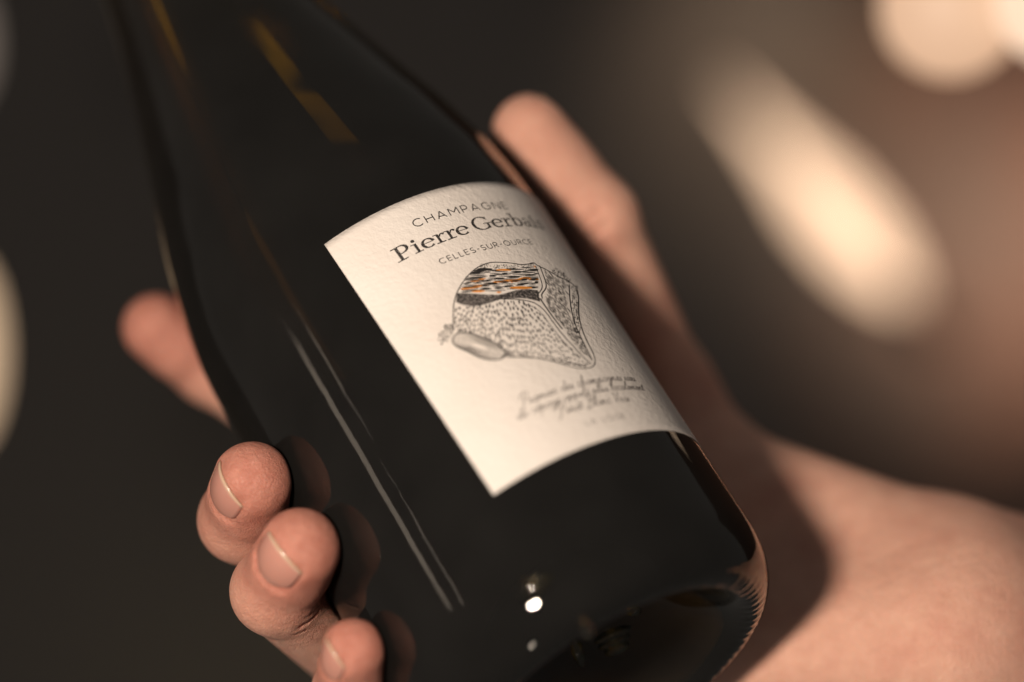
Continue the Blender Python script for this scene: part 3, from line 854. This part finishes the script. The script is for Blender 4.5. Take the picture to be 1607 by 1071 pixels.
def spindle(a, b, r, seg=24, n=20):
    ax = unit(b-a); s1 = unit(np.cross(ax, [0, 1, .1])); s2 = np.cross(ax, s1); V, Fc = [], []
    for i in range(n+1):
        t = i/n; q = r*np.interp(t, [0, .12, .35, .55, .75, .92, 1], [.02, .16, .55, 1, 1, .6, .03])
        for k in range(seg):
            u = 2*math.pi*k/seg; V.append(a + (b-a)*t + q*(s1*math.cos(u) + s2*math.sin(u)))
    for i in range(n):
        for k in range(seg): Fc.append((i*seg+k, i*seg+(k+1) % seg, (i+1)*seg+(k+1) % seg, (i+1)*seg+k))
    return V, Fc
def glow_streak(name, p0, p1, Y, r_px, col, st, label_):
    a, b = at(*p0, Y), at(*p1, Y*1.0); r = r_px*Y/F
    e = empty(name, m((a+b)/2), label_, 'lamp')
    V, Fc = spindle(a, b, r); mesh_obj('glowing_spindle', V, Fc, glow_mat(name+'_glow', col, st), e)
    ax = unit(b-a)
    V, Fc = tube_mesh(b + ax*r*.7, b + ax*r*1.8, r*.5); mesh_obj('end_cap', V, Fc, dm_, e)
    return e
def lamp_globe(name, p, Y, r_px, col, st, label_, squash=1.0):
    c = at(*p, Y); r = r_px*Y/F
    e = empty(name, m(c), label_, 'lamp', None)
    V, Fc = [], []
    nr, sg = 16, 28
    for i in range(nr+1):
        t = math.pi*i/nr
        for k in range(sg):
            q = 2*math.pi*k/sg; V.append(c + r*np.array([math.sin(t)*math.cos(q), math.sin(t)*math.sin(q), squash*math.cos(t)]))
    for i in range(nr):
        for k in range(sg): Fc.append((i*sg+k, (i+1)*sg+k, (i+1)*sg+(k+1) % sg, i*sg+(k+1) % sg))
    mesh_obj('globe', V, Fc, glow_mat(name+'_glow', col, st), e)
    V, Fc = tube_mesh(c + np.array([0, 0, r*squash*1.0]), c + np.array([0, 0, r*squash+30]), r*.22); mesh_obj('fitting', V, Fc, dm_, e)
    return e
glow_streak('tapered_streak', (1135, 130), (1424, 468), 2100, 43, (1, .66, .43), 2.0, 'slanted tapering cream glow out of focus right of the thumb')  # unidentified streak built as a glowing spindle, tapered so its ends fade
lamp_globe('globe_lamp', (1492, 12), 840, 112, (1, .60, .37), .66, 'large tan globe lamp out of focus in the upper right corner')
lamp_globe('globe_lamp', (1668, 0), 810, 105, (1, .70, .49), .95, 'brighter cream globe lamp cut off by the right edge at the top')
lamp_globe('globe_lamp', (-62, 553), 1100, 58, (1, .68, .42), .9, 'tall cream lamp out of focus at the left edge', 2.6)
lamp_globe('globe_lamp', (-68, 70), 1300, 40, (1, .80, .66), .26, 'dim lamp out of focus in the upper left corner', 2.2)
# unseen lamp added low behind the bottle so the glass shows an amber gleam
c_ = (np.array([-.05, .73, 1.39]) + 1.66*np.array([-.095, .96, -.252]))*1000 - np.array(EYE)*1000
V, Fc = tube_mesh(c_ + np.array([-75, 0, -30]), c_ + np.array([45, 0, 18]), 14, 24, 8)
e_ = empty('amber_gleam_lamp', m(c_), 'unseen lamp added for the amber gleam through the bottle shoulder', 'lamp')
mesh_obj('glowing_tube', V, Fc, glow_mat('amber_glow', (1, .78, .36), 4.5), e_)
# unseen warm lights added to brighten the wall at the right
area('added_wall_light', at(1800, 380, 2150), at(1600, 380, 2560), .12, .12, .50, (1, .70, .52), 56)
area('added_wall_light', at(1240, -330, 2250), at(1215, 60, 2560), .10, .10, .15, (1, .70, .48), 50)
